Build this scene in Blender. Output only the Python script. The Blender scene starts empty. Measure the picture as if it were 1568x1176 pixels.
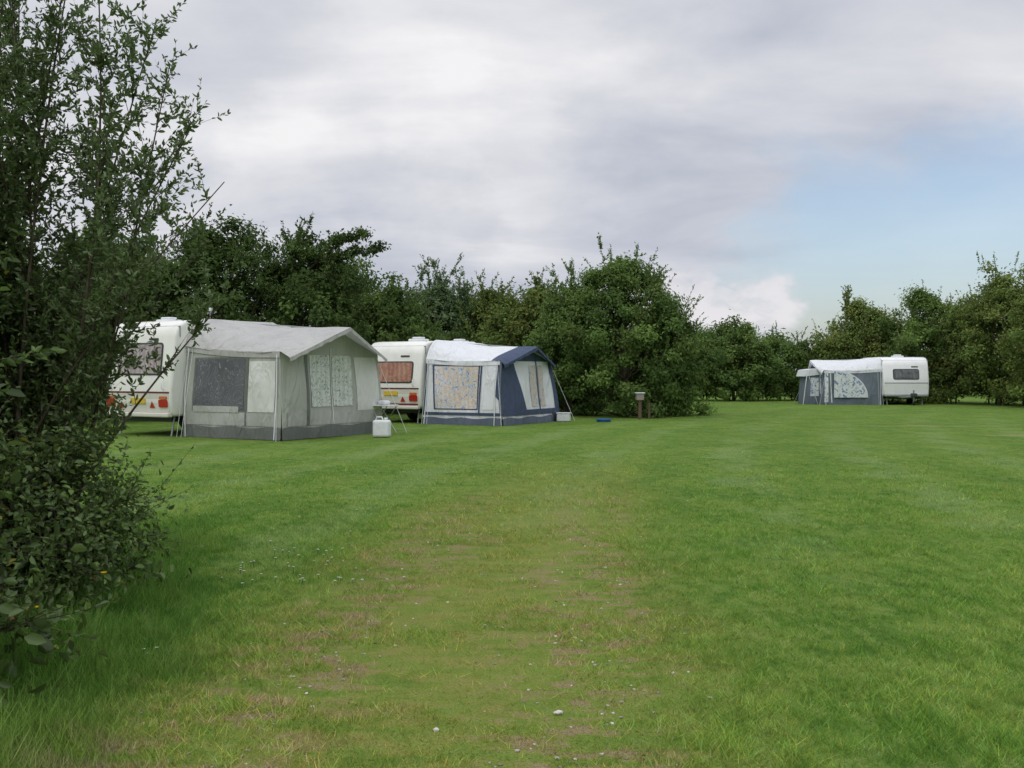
import bpy, math, random
import numpy as np
from mathutils import Vector, Matrix
rng=np.random.default_rng(7); random.seed(7)
R=math.radians
scene=bpy.context.scene
scene.view_settings.view_transform='Standard'; scene.view_settings.look='None'; scene.view_settings.exposure=0
COL=scene.collection

# ------------------------------------------------------------ node helpers
def newmat(name):
    m=bpy.data.materials.new(name); m.use_nodes=True
    nt=m.node_tree; nt.nodes.clear()
    out=nt.nodes.new('ShaderNodeOutputMaterial'); return m,nt,out
def N(nt,t,**k):
    n=nt.nodes.new(t)
    for a,b in k.items(): setattr(n,a,b)
    return n
def setin(nt,sock,v):
    if v is None: return
    if isinstance(v,bpy.types.NodeSocket): nt.links.new(v,sock)
    else:
        if sock.type=='RGBA' and not isinstance(v,(int,float)) and len(v)==3: v=(*v,1)
        sock.default_value=v
def M(nt,op,a,b=None,c=None,clamp=False):
    n=N(nt,'ShaderNodeMath',operation=op,use_clamp=clamp)
    setin(nt,n.inputs[0],a); setin(nt,n.inputs[1],b); setin(nt,n.inputs[2],c); return n.outputs[0]
def VM(nt,op,a,b=None,out=0):
    n=N(nt,'ShaderNodeVectorMath',operation=op); setin(nt,n.inputs[0],a); setin(nt,n.inputs[1],b); return n.outputs[out]
def MIX(nt,f,a,b,blend='MIX'):
    n=N(nt,'ShaderNodeMix',data_type='RGBA',blend_type=blend)
    setin(nt,n.inputs[0],f); setin(nt,n.inputs[6],a); setin(nt,n.inputs[7],b); return n.outputs[2]
def MR(nt,v,a,b,c=0.,d=1.,smooth=True):
    n=N(nt,'ShaderNodeMapRange'); n.interpolation_type='SMOOTHSTEP' if smooth else 'LINEAR'
    setin(nt,n.inputs[0],v)
    for i,x in enumerate((a,b,c,d)): setin(nt,n.inputs[1+i],x)
    return n.outputs[0]
def NOISE(nt,vec,scale,detail=4,rough=.55,dist=0.,out='Fac'):
    n=N(nt,'ShaderNodeTexNoise'); setin(nt,n.inputs['Vector'],vec)
    n.inputs['Scale'].default_value=scale; n.inputs['Detail'].default_value=detail
    n.inputs['Roughness'].default_value=rough; n.inputs['Distortion'].default_value=dist
    return n.outputs[out]
def MAPV(nt,vec,scale=(1,1,1),rot=(0,0,0),loc=(0,0,0)):
    n=N(nt,'ShaderNodeMapping'); setin(nt,n.inputs[0],vec)
    n.inputs['Scale'].default_value=scale; n.inputs['Rotation'].default_value=rot; n.inputs['Location'].default_value=loc
    return n.outputs[0]
def RAMP(nt,f,stops,interp='LINEAR'):
    n=N(nt,'ShaderNodeValToRGB'); n.color_ramp.interpolation=interp
    el=n.color_ramp.elements
    while len(el)<len(stops): el.new(.5)
    for e,(p,c) in zip(el,stops): e.position=p; e.color=(*c,1) if len(c)==3 else c
    setin(nt,n.inputs[0],f); return n.outputs[0]
def PBSDF(nt,out,col,rough=.6,spec=.3,metal=0.,bump=None,coat=0.,bstr=.3,bdist=.02,trans=None):
    p=N(nt,'ShaderNodeBsdfPrincipled'); setin(nt,p.inputs['Base Color'],col)
    setin(nt,p.inputs['Roughness'],rough); p.inputs['Specular IOR Level'].default_value=spec
    p.inputs['Metallic'].default_value=metal; p.inputs['Coat Weight'].default_value=coat
    if bump is not None:
        b=N(nt,'ShaderNodeBump'); b.inputs['Strength'].default_value=bstr; b.inputs['Distance'].default_value=bdist
        nt.links.new(bump,b.inputs['Height']); nt.links.new(b.outputs[0],p.inputs['Normal'])
    s=p.outputs[0]
    if trans:
        t=N(nt,'ShaderNodeBsdfTranslucent'); setin(nt,t.inputs[0],col)
        mx=N(nt,'ShaderNodeMixShader'); mx.inputs[0].default_value=trans
        nt.links.new(s,mx.inputs[1]); nt.links.new(t.outputs[0],mx.inputs[2]); s=mx.outputs[0]
    nt.links.new(s,out.inputs[0])
def OBJCO(nt): return N(nt,'ShaderNodeTexCoord').outputs['Object']

# ------------------------------------------------------------ simple materials
def m_paint(name,col,rough=.35,dirt=.25,coat=.2):
    m,nt,out=newmat(name); co=OBJCO(nt)
    n=NOISE(nt,MAPV(nt,co,(1,1,.35)),3.,6,.65)
    c=MIX(nt,MR(nt,n,.42,.75,0,dirt),col,tuple(x*.62 for x in col))
    PBSDF(nt,out,c,rough,.4,coat=coat,bump=NOISE(nt,co,30),bstr=.03); return m
def m_fabric(name,col,stain=.3,trans=.15):
    m,nt,out=newmat(name); co=OBJCO(nt)
    n=NOISE(nt,co,1.7,6,.6); n2=NOISE(nt,MAPV(nt,co,(6,6,1.)),1.5,4,.6)
    c=MIX(nt,MR(nt,n,.35,.75,0,stain),col,tuple(x*.65 for x in col))
    c=MIX(nt,MR(nt,n2,.4,.8,0,stain),c,tuple(x*.78 for x in col))
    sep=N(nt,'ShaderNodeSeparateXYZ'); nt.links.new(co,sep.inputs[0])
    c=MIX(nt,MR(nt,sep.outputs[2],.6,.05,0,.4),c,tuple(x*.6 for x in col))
    h=NOISE(nt,MAPV(nt,co,(1.6,1.6,.6),(.3,.2,.5)),1.9,3,.5,1.)
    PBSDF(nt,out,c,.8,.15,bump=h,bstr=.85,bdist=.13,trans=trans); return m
def m_plain(name,col,rough=.6,spec=.3,metal=0):
    m,nt,out=newmat(name); co=OBJCO(nt)
    c=MIX(nt,MR(nt,NOISE(nt,co,9,4),.35,.7,0,.3),col,tuple(x*.7 for x in col))
    PBSDF(nt,out,c,rough,spec,metal); return m
def m_curtain(name,base,stops,scale=6.,coat=.5,fold=1.):
    """patterned cloth behind a clear window sheet"""
    m,nt,out=newmat(name); co=OBJCO(nt)
    w=NOISE(nt,co,3.,3,.5,out='Color')
    v=VM(nt,'ADD',co,VM(nt,'MULTIPLY',w,(.25,.25,.25)))
    n=NOISE(nt,v,scale,2,.5,1.5)
    c=RAMP(nt,n,stops,'EASE')
    sep=N(nt,'ShaderNodeSeparateXYZ'); nt.links.new(co,sep.inputs[0])
    s=M(nt,'SINE',M(nt,'ADD',M(nt,'MULTIPLY',M(nt,'ADD',sep.outputs[0],sep.outputs[1]),38.),M(nt,'MULTIPLY',NOISE(nt,co,2.),9.)))
    c=MIX(nt,MR(nt,s,-1,1,0,.35*fold),c,tuple(x*.35 for x in base))  # shade between the curtain folds, put into the colour as darker stripes
    PBSDF(nt,out,c,.45,.3,coat=coat,bump=NOISE(nt,co,4.,2,.5,1.),bstr=.25,bdist=.04); return m
def m_leaf(name,trans=.3,rough=.55):
    m,nt,out=newmat(name)
    a=N(nt,'ShaderNodeAttribute',attribute_name='Col')
    d=N(nt,'ShaderNodeBsdfDiffuse'); nt.links.new(a.outputs['Color'],d.inputs[0])
    t=N(nt,'ShaderNodeBsdfTranslucent'); nt.links.new(a.outputs['Color'],t.inputs[0])
    mx=N(nt,'ShaderNodeMixShader'); mx.inputs[0].default_value=trans
    nt.links.new(d.outputs[0],mx.inputs[1]); nt.links.new(t.outputs[0],mx.inputs[2])
    if rough<.5:
        g=N(nt,'ShaderNodeBsdfGlossy'); g.inputs['Roughness'].default_value=rough; g.inputs[0].default_value=(.8,.85,.8,1)
        m2=N(nt,'ShaderNodeMixShader'); m2.inputs[0].default_value=.03
        nt.links.new(mx.outputs[0],m2.inputs[1]); nt.links.new(g.outputs[0],m2.inputs[2]); mx=m2
    nt.links.new(mx.outputs[0],out.inputs[0]); return m
def m_bark():
    m,nt,out=newmat('bark'); co=OBJCO(nt)
    n=NOISE(nt,MAPV(nt,co,(8,8,2)),4,3,.7)
    PBSDF(nt,out,RAMP(nt,n,[(.3,(.04,.035,.022)),(.7,(.12,.10,.07))]),.9,.1); return m
LEAF=m_leaf('leaf',.38); LEAFN=m_leaf('leaf_near',.4,.42); BARK=m_bark()

# ------------------------------------------------------------ mesh accumulator (quads)
class Acc:
    def __init__(s): s.V=[];s.Q=[];s.C=[];s.Mi=[];s.n=0
    def add(s,V,Q,col,mi=0):
        V=np.asarray(V,float); Q=np.asarray(Q,int)
        col=np.asarray(col,float)
        if col.ndim==1: col=np.tile(col,(len(V),1))
        s.V.append(V); s.Q.append(Q+s.n); s.C.append(col); s.Mi.append(np.full(len(Q),mi)); s.n+=len(V)
    def obj(s,name,mats,smooth=False):
        V=np.concatenate(s.V);Q=np.concatenate(s.Q);C=np.concatenate(s.C);Mi=np.concatenate(s.Mi)
        me=bpy.data.meshes.new(name)
        me.vertices.add(len(V)); me.vertices.foreach_set('co',V.ravel())
        me.loops.add(len(Q)*4); me.loops.foreach_set('vertex_index',Q.ravel())
        me.polygons.add(len(Q)); me.polygons.foreach_set('loop_start',np.arange(len(Q))*4)
        me.polygons.foreach_set('loop_total',np.full(len(Q),4)); me.polygons.foreach_set('material_index',Mi)
        me.update(calc_edges=True)
        at=me.color_attributes.new('Col','FLOAT_COLOR','POINT')
        at.data.foreach_set('color',np.concatenate([C,np.ones((len(C),1))],1).ravel())
        for m in mats: me.materials.append(m)
        if smooth: me.polygons.foreach_set('use_smooth',np.ones(len(Q),bool))
        me.validate(); o=bpy.data.objects.new(name,me); COL.objects.link(o); return o
def unit(a): return a/np.maximum(np.linalg.norm(a,axis=-1,keepdims=True),1e-9)
def leaves(acc,P,A,L,W,col,hexa=False,fold=.25,mi=0,nrm=None):
    n=len(P)
    if nrm is None:
        A=unit(A); B=unit(np.cross(A,rng.normal(size=(n,3)))); Nn=np.cross(A,B)
    else:
        Nn=unit(nrm+rng.normal(size=(n,3))*.45); A=unit(A-Nn*(A*Nn).sum(1,keepdims=True)); B=np.cross(Nn,A)
    L=np.broadcast_to(L,(n,))[:,None]; W=np.broadcast_to(W,(n,))[:,None]
    col=np.asarray(col)
    if not hexa:
        V=np.stack([P,P+A*L*.45+B*W/2+Nn*W*fold,P+A*L,P+A*L*.45-B*W/2+Nn*W*fold],1)
        Q=np.arange(n*4).reshape(n,4); acc.add(V.reshape(-1,3),Q,np.repeat(col,4,0),mi)
    else:
        up=Nn*W*fold; dr=-Nn*L*.12
        V=np.stack([P,P+A*L*.3+B*W*.45+up,P+A*L*.68+B*W*.42+up+dr*.4,P+A*L+dr,P+A*L*.68-B*W*.42+up+dr*.4,P+A*L*.3-B*W*.45+up],1)
        i=np.arange(n)[:,None]*6
        Q=np.concatenate([i+np.array([0,1,2,3]),i+np.array([0,3,4,5])]); acc.add(V.reshape(-1,3),Q,np.repeat(col,6,0),mi)
def tube(acc,pts,rad,mi=1,k=5,col=(.06,.05,.035)):
    pts=np.asarray(pts,float); n=len(pts); rad=np.asarray(rad,float)
    T=unit(np.gradient(pts,axis=0)); ref=np.array([.31,.17,.93]); 
    U=unit(np.cross(T,ref+1e-3)); W=np.cross(T,U)
    an=np.arange(k)*2*np.pi/k
    V=pts[:,None,:]+rad[:,None,None]*(np.cos(an)[None,:,None]*U[:,None,:]+np.sin(an)[None,:,None]*W[:,None,:])
    Q=[]
    for i in range(n-1):
        for j in range(k):
            j2=(j+1)%k; Q.append([i*k+j,i*k+j2,(i+1)*k+j2,(i+1)*k+j])
    acc.add(V.reshape(-1,3),Q,col,mi)
def vnoise(x,y,seed=0):
    """cheap smooth 2-d value noise 0..1"""
    x=np.asarray(x,float);y=np.asarray(y,float)
    xi=np.floor(x);yi=np.floor(y);fx=x-xi;fy=y-yi;fx=fx*fx*(3-2*fx);fy=fy*fy*(3-2*fy)
    def h(a,b): 
        s=np.sin(a*127.1+b*311.7+seed*74.7)*43758.5453; return s-np.floor(s)
    return (h(xi,yi)*(1-fx)+h(xi+1,yi)*fx)*(1-fy)+(h(xi,yi+1)*(1-fx)+h(xi+1,yi+1)*fx)*fy
def shoot_leaves(acc,p0,d,ln,ls,pal,n,curve=.2,r0=.008,hexa=False,wood=True,asp=.42):
    d=d/np.linalg.norm(d); t=np.linspace(0,1,5)
    side=rng.normal(size=3)*curve
    pts=p0+d*ln*t[:,None]+side*ln*(t**2)[:,None]*.4
    if wood: tube(acc,pts,r0*(1-.75*t),k=3)
    tt=rng.uniform(.05,1.02,n); 
    pp=np.stack([np.interp(tt,t,pts[:,i]) for i in range(3)],1)
    A=unit(rng.normal(size=(n,3)))*.8+d*.7
    c=pal[rng.integers(0,len(pal),n)]*rng.uniform(.75,1.35,(n,1))
    s=ls*rng.uniform(.6,1.15,n)*(1-.35*tt)
    leaves(acc,pp,A,s,s*asp,c,hexa)
    return pts

G_DARK=np.array([(.064,.104,.032),(.076,.120,.035),(.088,.138,.038),(.058,.090,.032)])*1.15
G_MID=np.array([(.092,.150,.042),(.112,.175,.046),(.080,.136,.043),(.126,.178,.052)])*1.22
G_LITE=np.array([(.130,.182,.050),(.155,.208,.058),(.115,.172,.048),(.170,.195,.058)])*1.2
G_GREY=np.array([(.110,.155,.075),(.130,.175,.090),(.090,.145,.060)])*1.3

def tree(name,x,y,h,r,nl,ls,pal,seed,shoots=30,sl=1.,low=.06,tops=None,boughs=()):
    global rng; rng=np.random.default_rng(seed); acc=Acc()
    th=h*.75; t=np.linspace(0,1,7); lean=rng.normal(size=2)*.25
    tp=np.stack([x+lean[0]*t**2,y+lean[1]*t**2,th*t-.05],1); tube(acc,tp,.10*(h/6)*(1-.8*t)+.015,k=7)
    ncl=int(75*r*h/8)+30
    C=[];O=[]
    for i in range(ncl):
        zf=rng.uniform(low,1)**.85; a=rng.uniform(0,2*np.pi)
        if zf>.42: prof=max(0,1-((zf-.42)/.62)**2.1)**.75
        else: prof=.80+.20*zf/.42
        wob=.55+.85*vnoise(a*1.6+seed,zf*4.5,seed)
        rr=r*prof*wob*rng.uniform(.15,1)**.45
        C.append((x+rr*math.cos(a),y+rr*math.sin(a),max(.2,zf*h*(.78+.26*vnoise(a*1.4,seed*1.3,2))))); O.append((math.cos(a)*.8,math.sin(a)*.8,.25+zf))
    for bx,bz,bw in boughs:
        for q in range(7):
            f=q/6; C.append((x+bx*(.35+.65*f),y+rng.normal()*.15,bz-.35*(1-f)+rng.normal()*.07)); O.append((.2,-.4,.8))
        tube(acc,[(x,y,bz-1.3),(x+bx*.5,y,bz-.45),(x+bx,y,bz)],[.05,.03,.01],k=4)
    C=np.array(C);O=np.array(O);ncl=len(C);CR=rng.uniform(.18,.46,ncl)*(.7+.2*r/2)
    if boughs: CR[-7*len(boughs):]=.2
    for i in rng.choice(ncl,min(ncl,30),replace=False):
        b=tp[int(np.clip(C[i,2]/h*6-1,0,5))]; m=(b+C[i])/2+np.array([0,0,-.15])
        tube(acc,[b,m,C[i]],[.03,.02,.008],k=4)
    wts=CR**1.7; k=rng.choice(ncl,nl,p=wts/wts.sum())
    D=rng.normal(size=(nl,3)); 
    P=C[k]+D*(CR[k]*.52)[:,None]*np.array([1.15,1.15,.85]); P[:,2]=np.abs(P[:,2])
    tint=rng.uniform(.70,1.38,(ncl,1)); hue=pal[rng.integers(0,len(pal),ncl)]
    c=(hue[k]*.6+pal[rng.integers(0,len(pal),nl)]*.4)*tint[k]*rng.uniform(.7,1.3,(nl,1))
    s=ls*rng.uniform(.6,1.3,nl)
    leaves(acc,P,rng.normal(size=(nl,3)),s,s*.55,c,nrm=O[k]*.6+unit(D)*.5)
    for i in range(int(shoots*1.8)):
        a=rng.uniform(0,2*np.pi); zf=rng.uniform(.3,.97); prof=max(0,1-(max(0,zf-.42)/.62)**2.1)**.75
        p=np.array([x+r*prof*.8*math.cos(a),y+r*prof*.8*math.sin(a),zf*h*.9])
        d=np.array([math.cos(a)*.7,math.sin(a)*.7,1.0])+rng.normal(size=3)*.25
        ln=sl*rng.uniform(.35,1.2); shoot_leaves(acc,p,d,ln,ls*1.05,pal*1.1,int(36*ln),r0=.012,asp=.5)
    if tops:
        for dx,hh,w in tops:
            for j in range(7):
                p=np.array([x+dx+rng.normal()*w*.6,y+rng.normal()*w*.6,hh-1.8+rng.uniform(-.3,.2)])
                d=np.array([rng.normal()*.2,rng.normal()*.2,1]); ln=rng.uniform(1.0,1.85)
                pts=shoot_leaves(acc,p,d,ln,ls*1.05,pal*1.1,int(44*ln),r0=.014,curve=.15,asp=.5)
                for q in range(8):
                    s0=pts[rng.integers(0,4)]; dd=d+rng.normal(size=3)*.6; shoot_leaves(acc,s0,dd,rng.uniform(.25,.6),ls,pal*1.1,18,r0=.007,asp=.5)
    return acc.obj(name,[LEAF,BARK])

def hedge(name,path,width,nl,ls,pal,seed,shoots_per_m=2.,cl=.55):
    global rng; rng=np.random.default_rng(seed); acc=Acc()
    path=np.array(path,float); seg=np.linalg.norm(np.diff(path[:,:2],axis=0),axis=1); S=np.r_[0,np.cumsum(seg)]; T=S[-1]
    f=lambda s:np.stack([np.interp(s,S,path[:,i]) for i in range(3)],-1)
    hmean=path[:,2].mean(); ncl=int(T*hmean*4.)
    s=rng.uniform(0,T,ncl); b=f(s); hh=b[:,2]*(.74+.32*vnoise(s*.5,s*0+seed)+.20*vnoise(s*1.7,s*0+3+seed)); 
    dd=f(np.minimum(s+.1,T))[:,:2]-f(np.maximum(s-.1,0))[:,:2]; dd=unit(dd); nn=np.stack([-dd[:,1],dd[:,0]],1)
    zf=rng.uniform(0,1,ncl)**.85; off=rng.uniform(-1,1,ncl); off=np.sign(off)*np.abs(off)**.5*width/2*(1-.5*zf**3)*(.6+.8*vnoise(s*.9,zf*3,seed+5))
    C=np.concatenate([b[:,:2]+nn*off[:,None],(.2+zf*(hh-.45))[:,None]],1); CR=rng.uniform(.5,1.1,ncl)*cl*.75
    O=np.concatenate([nn*np.sign(off)[:,None]*.8,(.2+zf**2*.9)[:,None]],1)
    for j in range(0,int(T*1.2)):
        q=f(rng.uniform(0,T)); tube(acc,[(q[0],q[1],0),(q[0]+rng.normal()*.2,q[1],q[2]*.5),(q[0]+rng.normal()*.4,q[1]+rng.normal()*.3,q[2]*.9)],[.05,.035,.01],k=4)
    w=CR**1.7; k=rng.choice(ncl,nl,p=w/w.sum()); D=rng.normal(size=(nl,3))
    P=C[k]+D*(CR[k]*.55)[:,None]*np.array([1.2,1.2,.85]); P[:,2]=np.abs(P[:,2])
    reg=.72+.55*vnoise(C[:,0]*.35,C[:,1]*.35+C[:,2]*.3,seed+9)[:,None]
    tint=rng.uniform(.70,1.35,(ncl,1))*reg; hue=pal[rng.integers(0,len(pal),ncl)]
    c=(hue[k]*.6+pal[rng.integers(0,len(pal),nl)]*.4)*tint[k]*rng.uniform(.7,1.3,(nl,1))
    sz=ls*rng.uniform(.6,1.3,nl); leaves(acc,P,rng.normal(size=(nl,3)),sz,sz*.55,c,nrm=O[k]*.6+unit(D)*.5)
    for i in range(int(T*shoots_per_m*2)):
        j=rng.integers(0,ncl); p=C[j].copy()
        if zf[j]<.7: p[2]=hh[j]-.5
        d=np.array([rng.normal()*.3,rng.normal()*.3,1]); ln=rng.uniform(.4,1.4); shoot_leaves(acc,p,d,ln,ls,pal*1.1,int(34*ln),r0=.01,asp=.5)
    return acc.obj(name,[LEAF,BARK])

# ------------------------------------------------------------ trees and hedges
hedge('hedge',[(-30,37,6.6),(-20,38.5,6.0),(-12,39.5,5.7),(-7,41,5.5),(-4,43.5,4.8),(0,45,4.8),(5,46,4.3),(7,50,3.6)],3.2,130000,.17,G_MID*.85,11,1.6,.75)
tree('hawthorn_tree',-9.6,34.5,6.6,2.9,32000,.15,G_DARK,21,70,.9,tops=[(-.6,7.0,.5)])
tree('hawthorn_tree',-6.9,35.2,6.1,2.3,28000,.15,G_DARK,22,70,.9,tops=[(-.1,6.9,.45),(1.0,6.2,.35)],boughs=[(2.5,5.75,.2),(2.0,6.2,.2)])
tree('hawthorn_tree',-13.2,34,6.4,2.8,18000,.16,G_DARK,23,40,.9)
tree('hawthorn_tree',-17.2,33,6.6,2.8,10000,.18,G_DARK,24,30,.9)
tree('hazel_tree',-4.6,39.5,4.9,2.3,22000,.15,G_MID*.9,25,50,.9)
tree('willow_tree',-3.1,42,5.0,2.0,17000,.15,G_GREY,26,40,1.,tops=[(0.0,6.5,.5),(1.0,5.8,.4)])
tree('willow_tree',-.6,41.5,4.7,2.1,19000,.15,G_LITE*.9,27,50,1.,tops=[(.0,5.7,.4)])
tree('willow_tree',1.2,41,4.8,1.9,17000,.15,G_LITE*.85,28,50,1.,tops=[(.1,5.9,.4)])
tree('willow_tree',4.0,37.3,5.3,2.5,46000,.125,G_MID*.95,31,90,1.,low=.02,tops=[(.1,6.3,.5),(1.0,5.8,.5)])
tree('willow_tree',2.1,37.9,4.8,1.6,22000,.125,G_MID,32,50,.9,low=.02,tops=[(-.1,5.7,.35)])
tree('hazel_tree',5.75,38.2,4.2,1.4,18000,.125,G_MID,33,50,.9,low=.02)
hedge('hedge',[(5,57,3.9),(9,58.5,3.6),(13,59,3.9),(17,58.5,3.4),(19,58.5,3.9)],2.8,75000,.16,G_MID,12,1.6,.65)
tree('hawthorn_tree',12.1,57.5,4.4,1.9,13000,.16,G_MID,34,30,.7)
tree('hawthorn_tree',9.4,58.8,4.1,1.9,10000,.16,G_LITE,35,30,.7)
hedge('hedge',[(17,58.5,3.7),(19,57.5,5.0),(21.5,55,5.6),(24,51,5.9),(25.5,46,6.1),(26,38,6.2),(26,30,6.2)],3.2,120000,.155,G_LITE*.9,13,1.7,.65)
tree('hawthorn_tree',19.2,57,5.3,2.1,17000,.15,G_LITE*.9,36,50,.8,tops=[(-1.0,6.4,.15)])
tree('hawthorn_tree',21.6,54.5,5.7,2.5,22000,.15,G_MID,37,60,.8)
tree('hawthorn_tree',23.4,50.5,5.9,2.5,22000,.15,G_LITE*.9,38,60,.8,tops=[(0,6.6,.3)])
tree('hazel_tree',23.8,45.8,6.2,2.4,26000,.14,G_LITE,39,60,.9,tops=[(-.6,6.9,.4)])
hedge('background_trees',[(-45,50,5),(-10,60,4.5),(5,70,3.6),(25,72,3.8),(45,60,5)],4,22000,.38,G_MID*.8,14,.3,1.0)

# ------------------------------------------------------------ foreground willow (left)
def near_willow():
    global rng; rng=np.random.default_rng(77); acc=Acc(); base=np.array([-3.4,7.35,0.])
    pal=np.array([(.115,.178,.052),(.135,.198,.066),(.094,.148,.046),(.155,.200,.095)])
    ends=[( .55,-.1,4.45),(.25,.3,4.7),(-.1,.0,4.9),(.95,.2,3.7),(1.2,-.1,3.2),(-.5,.2,4.8),(-.8,-.3,4.6),(.75,.5,4.1),(.1,-.5,4.4),(-.3,.6,4.9),(-1.1,.2,4.6),(1.15,.5,2.5),(.95,-.5,2.2),(-.2,-.2,5.0),(.4,.0,4.9),(.0,-.6,3.4),(.6,.0,3.3),(.9,.2,2.9),(-1.3,-.3,5.),(1.35,.1,2.0),(1.45,-.2,2.8)]
    t=np.linspace(0,1,9)
    for ex,ey,h in ends:
        b=base+np.array([rng.normal()*.2,rng.normal()*.2,0]); e=base+np.array([ex,ey,h])
        cx=rng.normal(size=3)*.12
        pts=b+(e-b)*np.stack([t**1.3,t**1.3,t],1)+cx*np.sin(np.pi*t)[:,None]
        tube(acc,pts,.015*(1-.9*t)+.002,k=5)
        ns=int(h*11.5)
        for i in range(ns):
            s=rng.uniform(.12,1)**.85; p=np.array([np.interp(s,t,pts[:,q]) for q in range(3)])
            a=rng.uniform(0,2*np.pi); d=np.array([math.cos(a)*.9,math.sin(a)*.9,.7+.6*s])+rng.normal(size=3)*.15
            ln=rng.uniform(.22,.70)*(1.15-.45*s)
            q=shoot_leaves(acc,p,d,ln,.066,pal,int(42*ln)+5,r0=.0032,hexa=True,asp=.4)
            for u in range(rng.integers(1,4)):
                s0=q[rng.integers(1,4)]; dd=d/np.linalg.norm(d)+rng.normal(size=3)*.6; l2=rng.uniform(.1,.3)
                shoot_leaves(acc,s0,dd,l2,.060,pal,int(46*l2)+4,r0=.0018,hexa=True,asp=.4)
    return acc.obj('willow_sapling',[LEAFN,BARK])
near_willow()
def near_bush(name,cx,cy,rx,ry,h,nl,ls,pal,seed,accent=.015,ncl=60):
    global rng; rng=np.random.default_rng(seed); acc=Acc()
    C=[]
    for i in range(ncl):
        zf=rng.uniform(.02,1); a=rng.uniform(0,2*np.pi); pr=(1-max(0,zf-.5)**2*2.6)*(.6+.7*vnoise(a*2,zf*5,seed)); rr=rng.uniform(.1,1)**.5*pr
        C.append((cx+rx*rr*math.cos(a),cy+ry*rr*math.sin(a),.08+zf*h))
    C=np.array(C); CR=rng.uniform(.12,.30,ncl)
    for i in range(ncl):
        b=np.array([cx+rng.normal()*.12,cy+rng.normal()*.12,0]); m=(b+C[i])/2+np.array([0,0,.15]); tube(acc,[b,m,C[i]],[.010,.007,.003],k=4)
        for j in range(6):
            d=(C[i]-np.array([cx,cy,C[i,2]-.3]))*.8+rng.normal(size=3)*.45; shoot_leaves(acc,C[i],d,rng.uniform(.2,.6),ls,pal*1.2,13,r0=.0032,hexa=True,asp=.5)
    k=rng.integers(0,ncl,nl); D=rng.normal(size=(nl,3)); P=C[k]+D*(CR[k]*.62)[:,None]; P[:,2]=np.abs(P[:,2])
    c=pal[rng.integers(0,len(pal),nl)]*rng.uniform(.6,1.4,(nl,1))*rng.uniform(.7,1.3,(ncl,1))[k]
    ac=rng.uniform(size=nl)<accent; c[ac]=np.array([(.34,.30,.05),(.27,.13,.04),(.28,.33,.06)])[rng.integers(0,3,ac.sum())]
    A=D*.7+rng.normal(size=(nl,3))*.6+np.array([0,0,-.25]); s=ls*rng.uniform(.6,1.3,nl)
    out=C[k]-np.array([cx,cy,h*.3]); leaves(acc,P,A,s,s*.58,c,True,nrm=unit(out)*.7+np.array([0,0,.5])); return acc.obj(name,[LEAFN,BARK])
BP=np.array([(.072,.115,.030),(.086,.138,.034),(.100,.155,.040),(.062,.098,.028)])
near_bush('hazel_bush',-3.75,7.2,.85,.85,2.3,7500,.065,BP,81,.010,90)
near_bush('hazel_bush',-2.62,4.75,.42,.42,1.65,1100,.078,BP*1.1,82,.06,24)
near_bush('willow_bush',-2.95,6.9,.60,.6,1.0,4500,.050,BP*1.25,83,.008,50)
near_bush('hawthorn_bush',-3.2,5.8,.6,.7,1.1,2800,.052,BP*1.1,84,.03,42)
near_bush('hazel_bush',-4.3,6.6,1.0,1.0,3.8,7500,.08,BP,85,.01,85)

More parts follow.
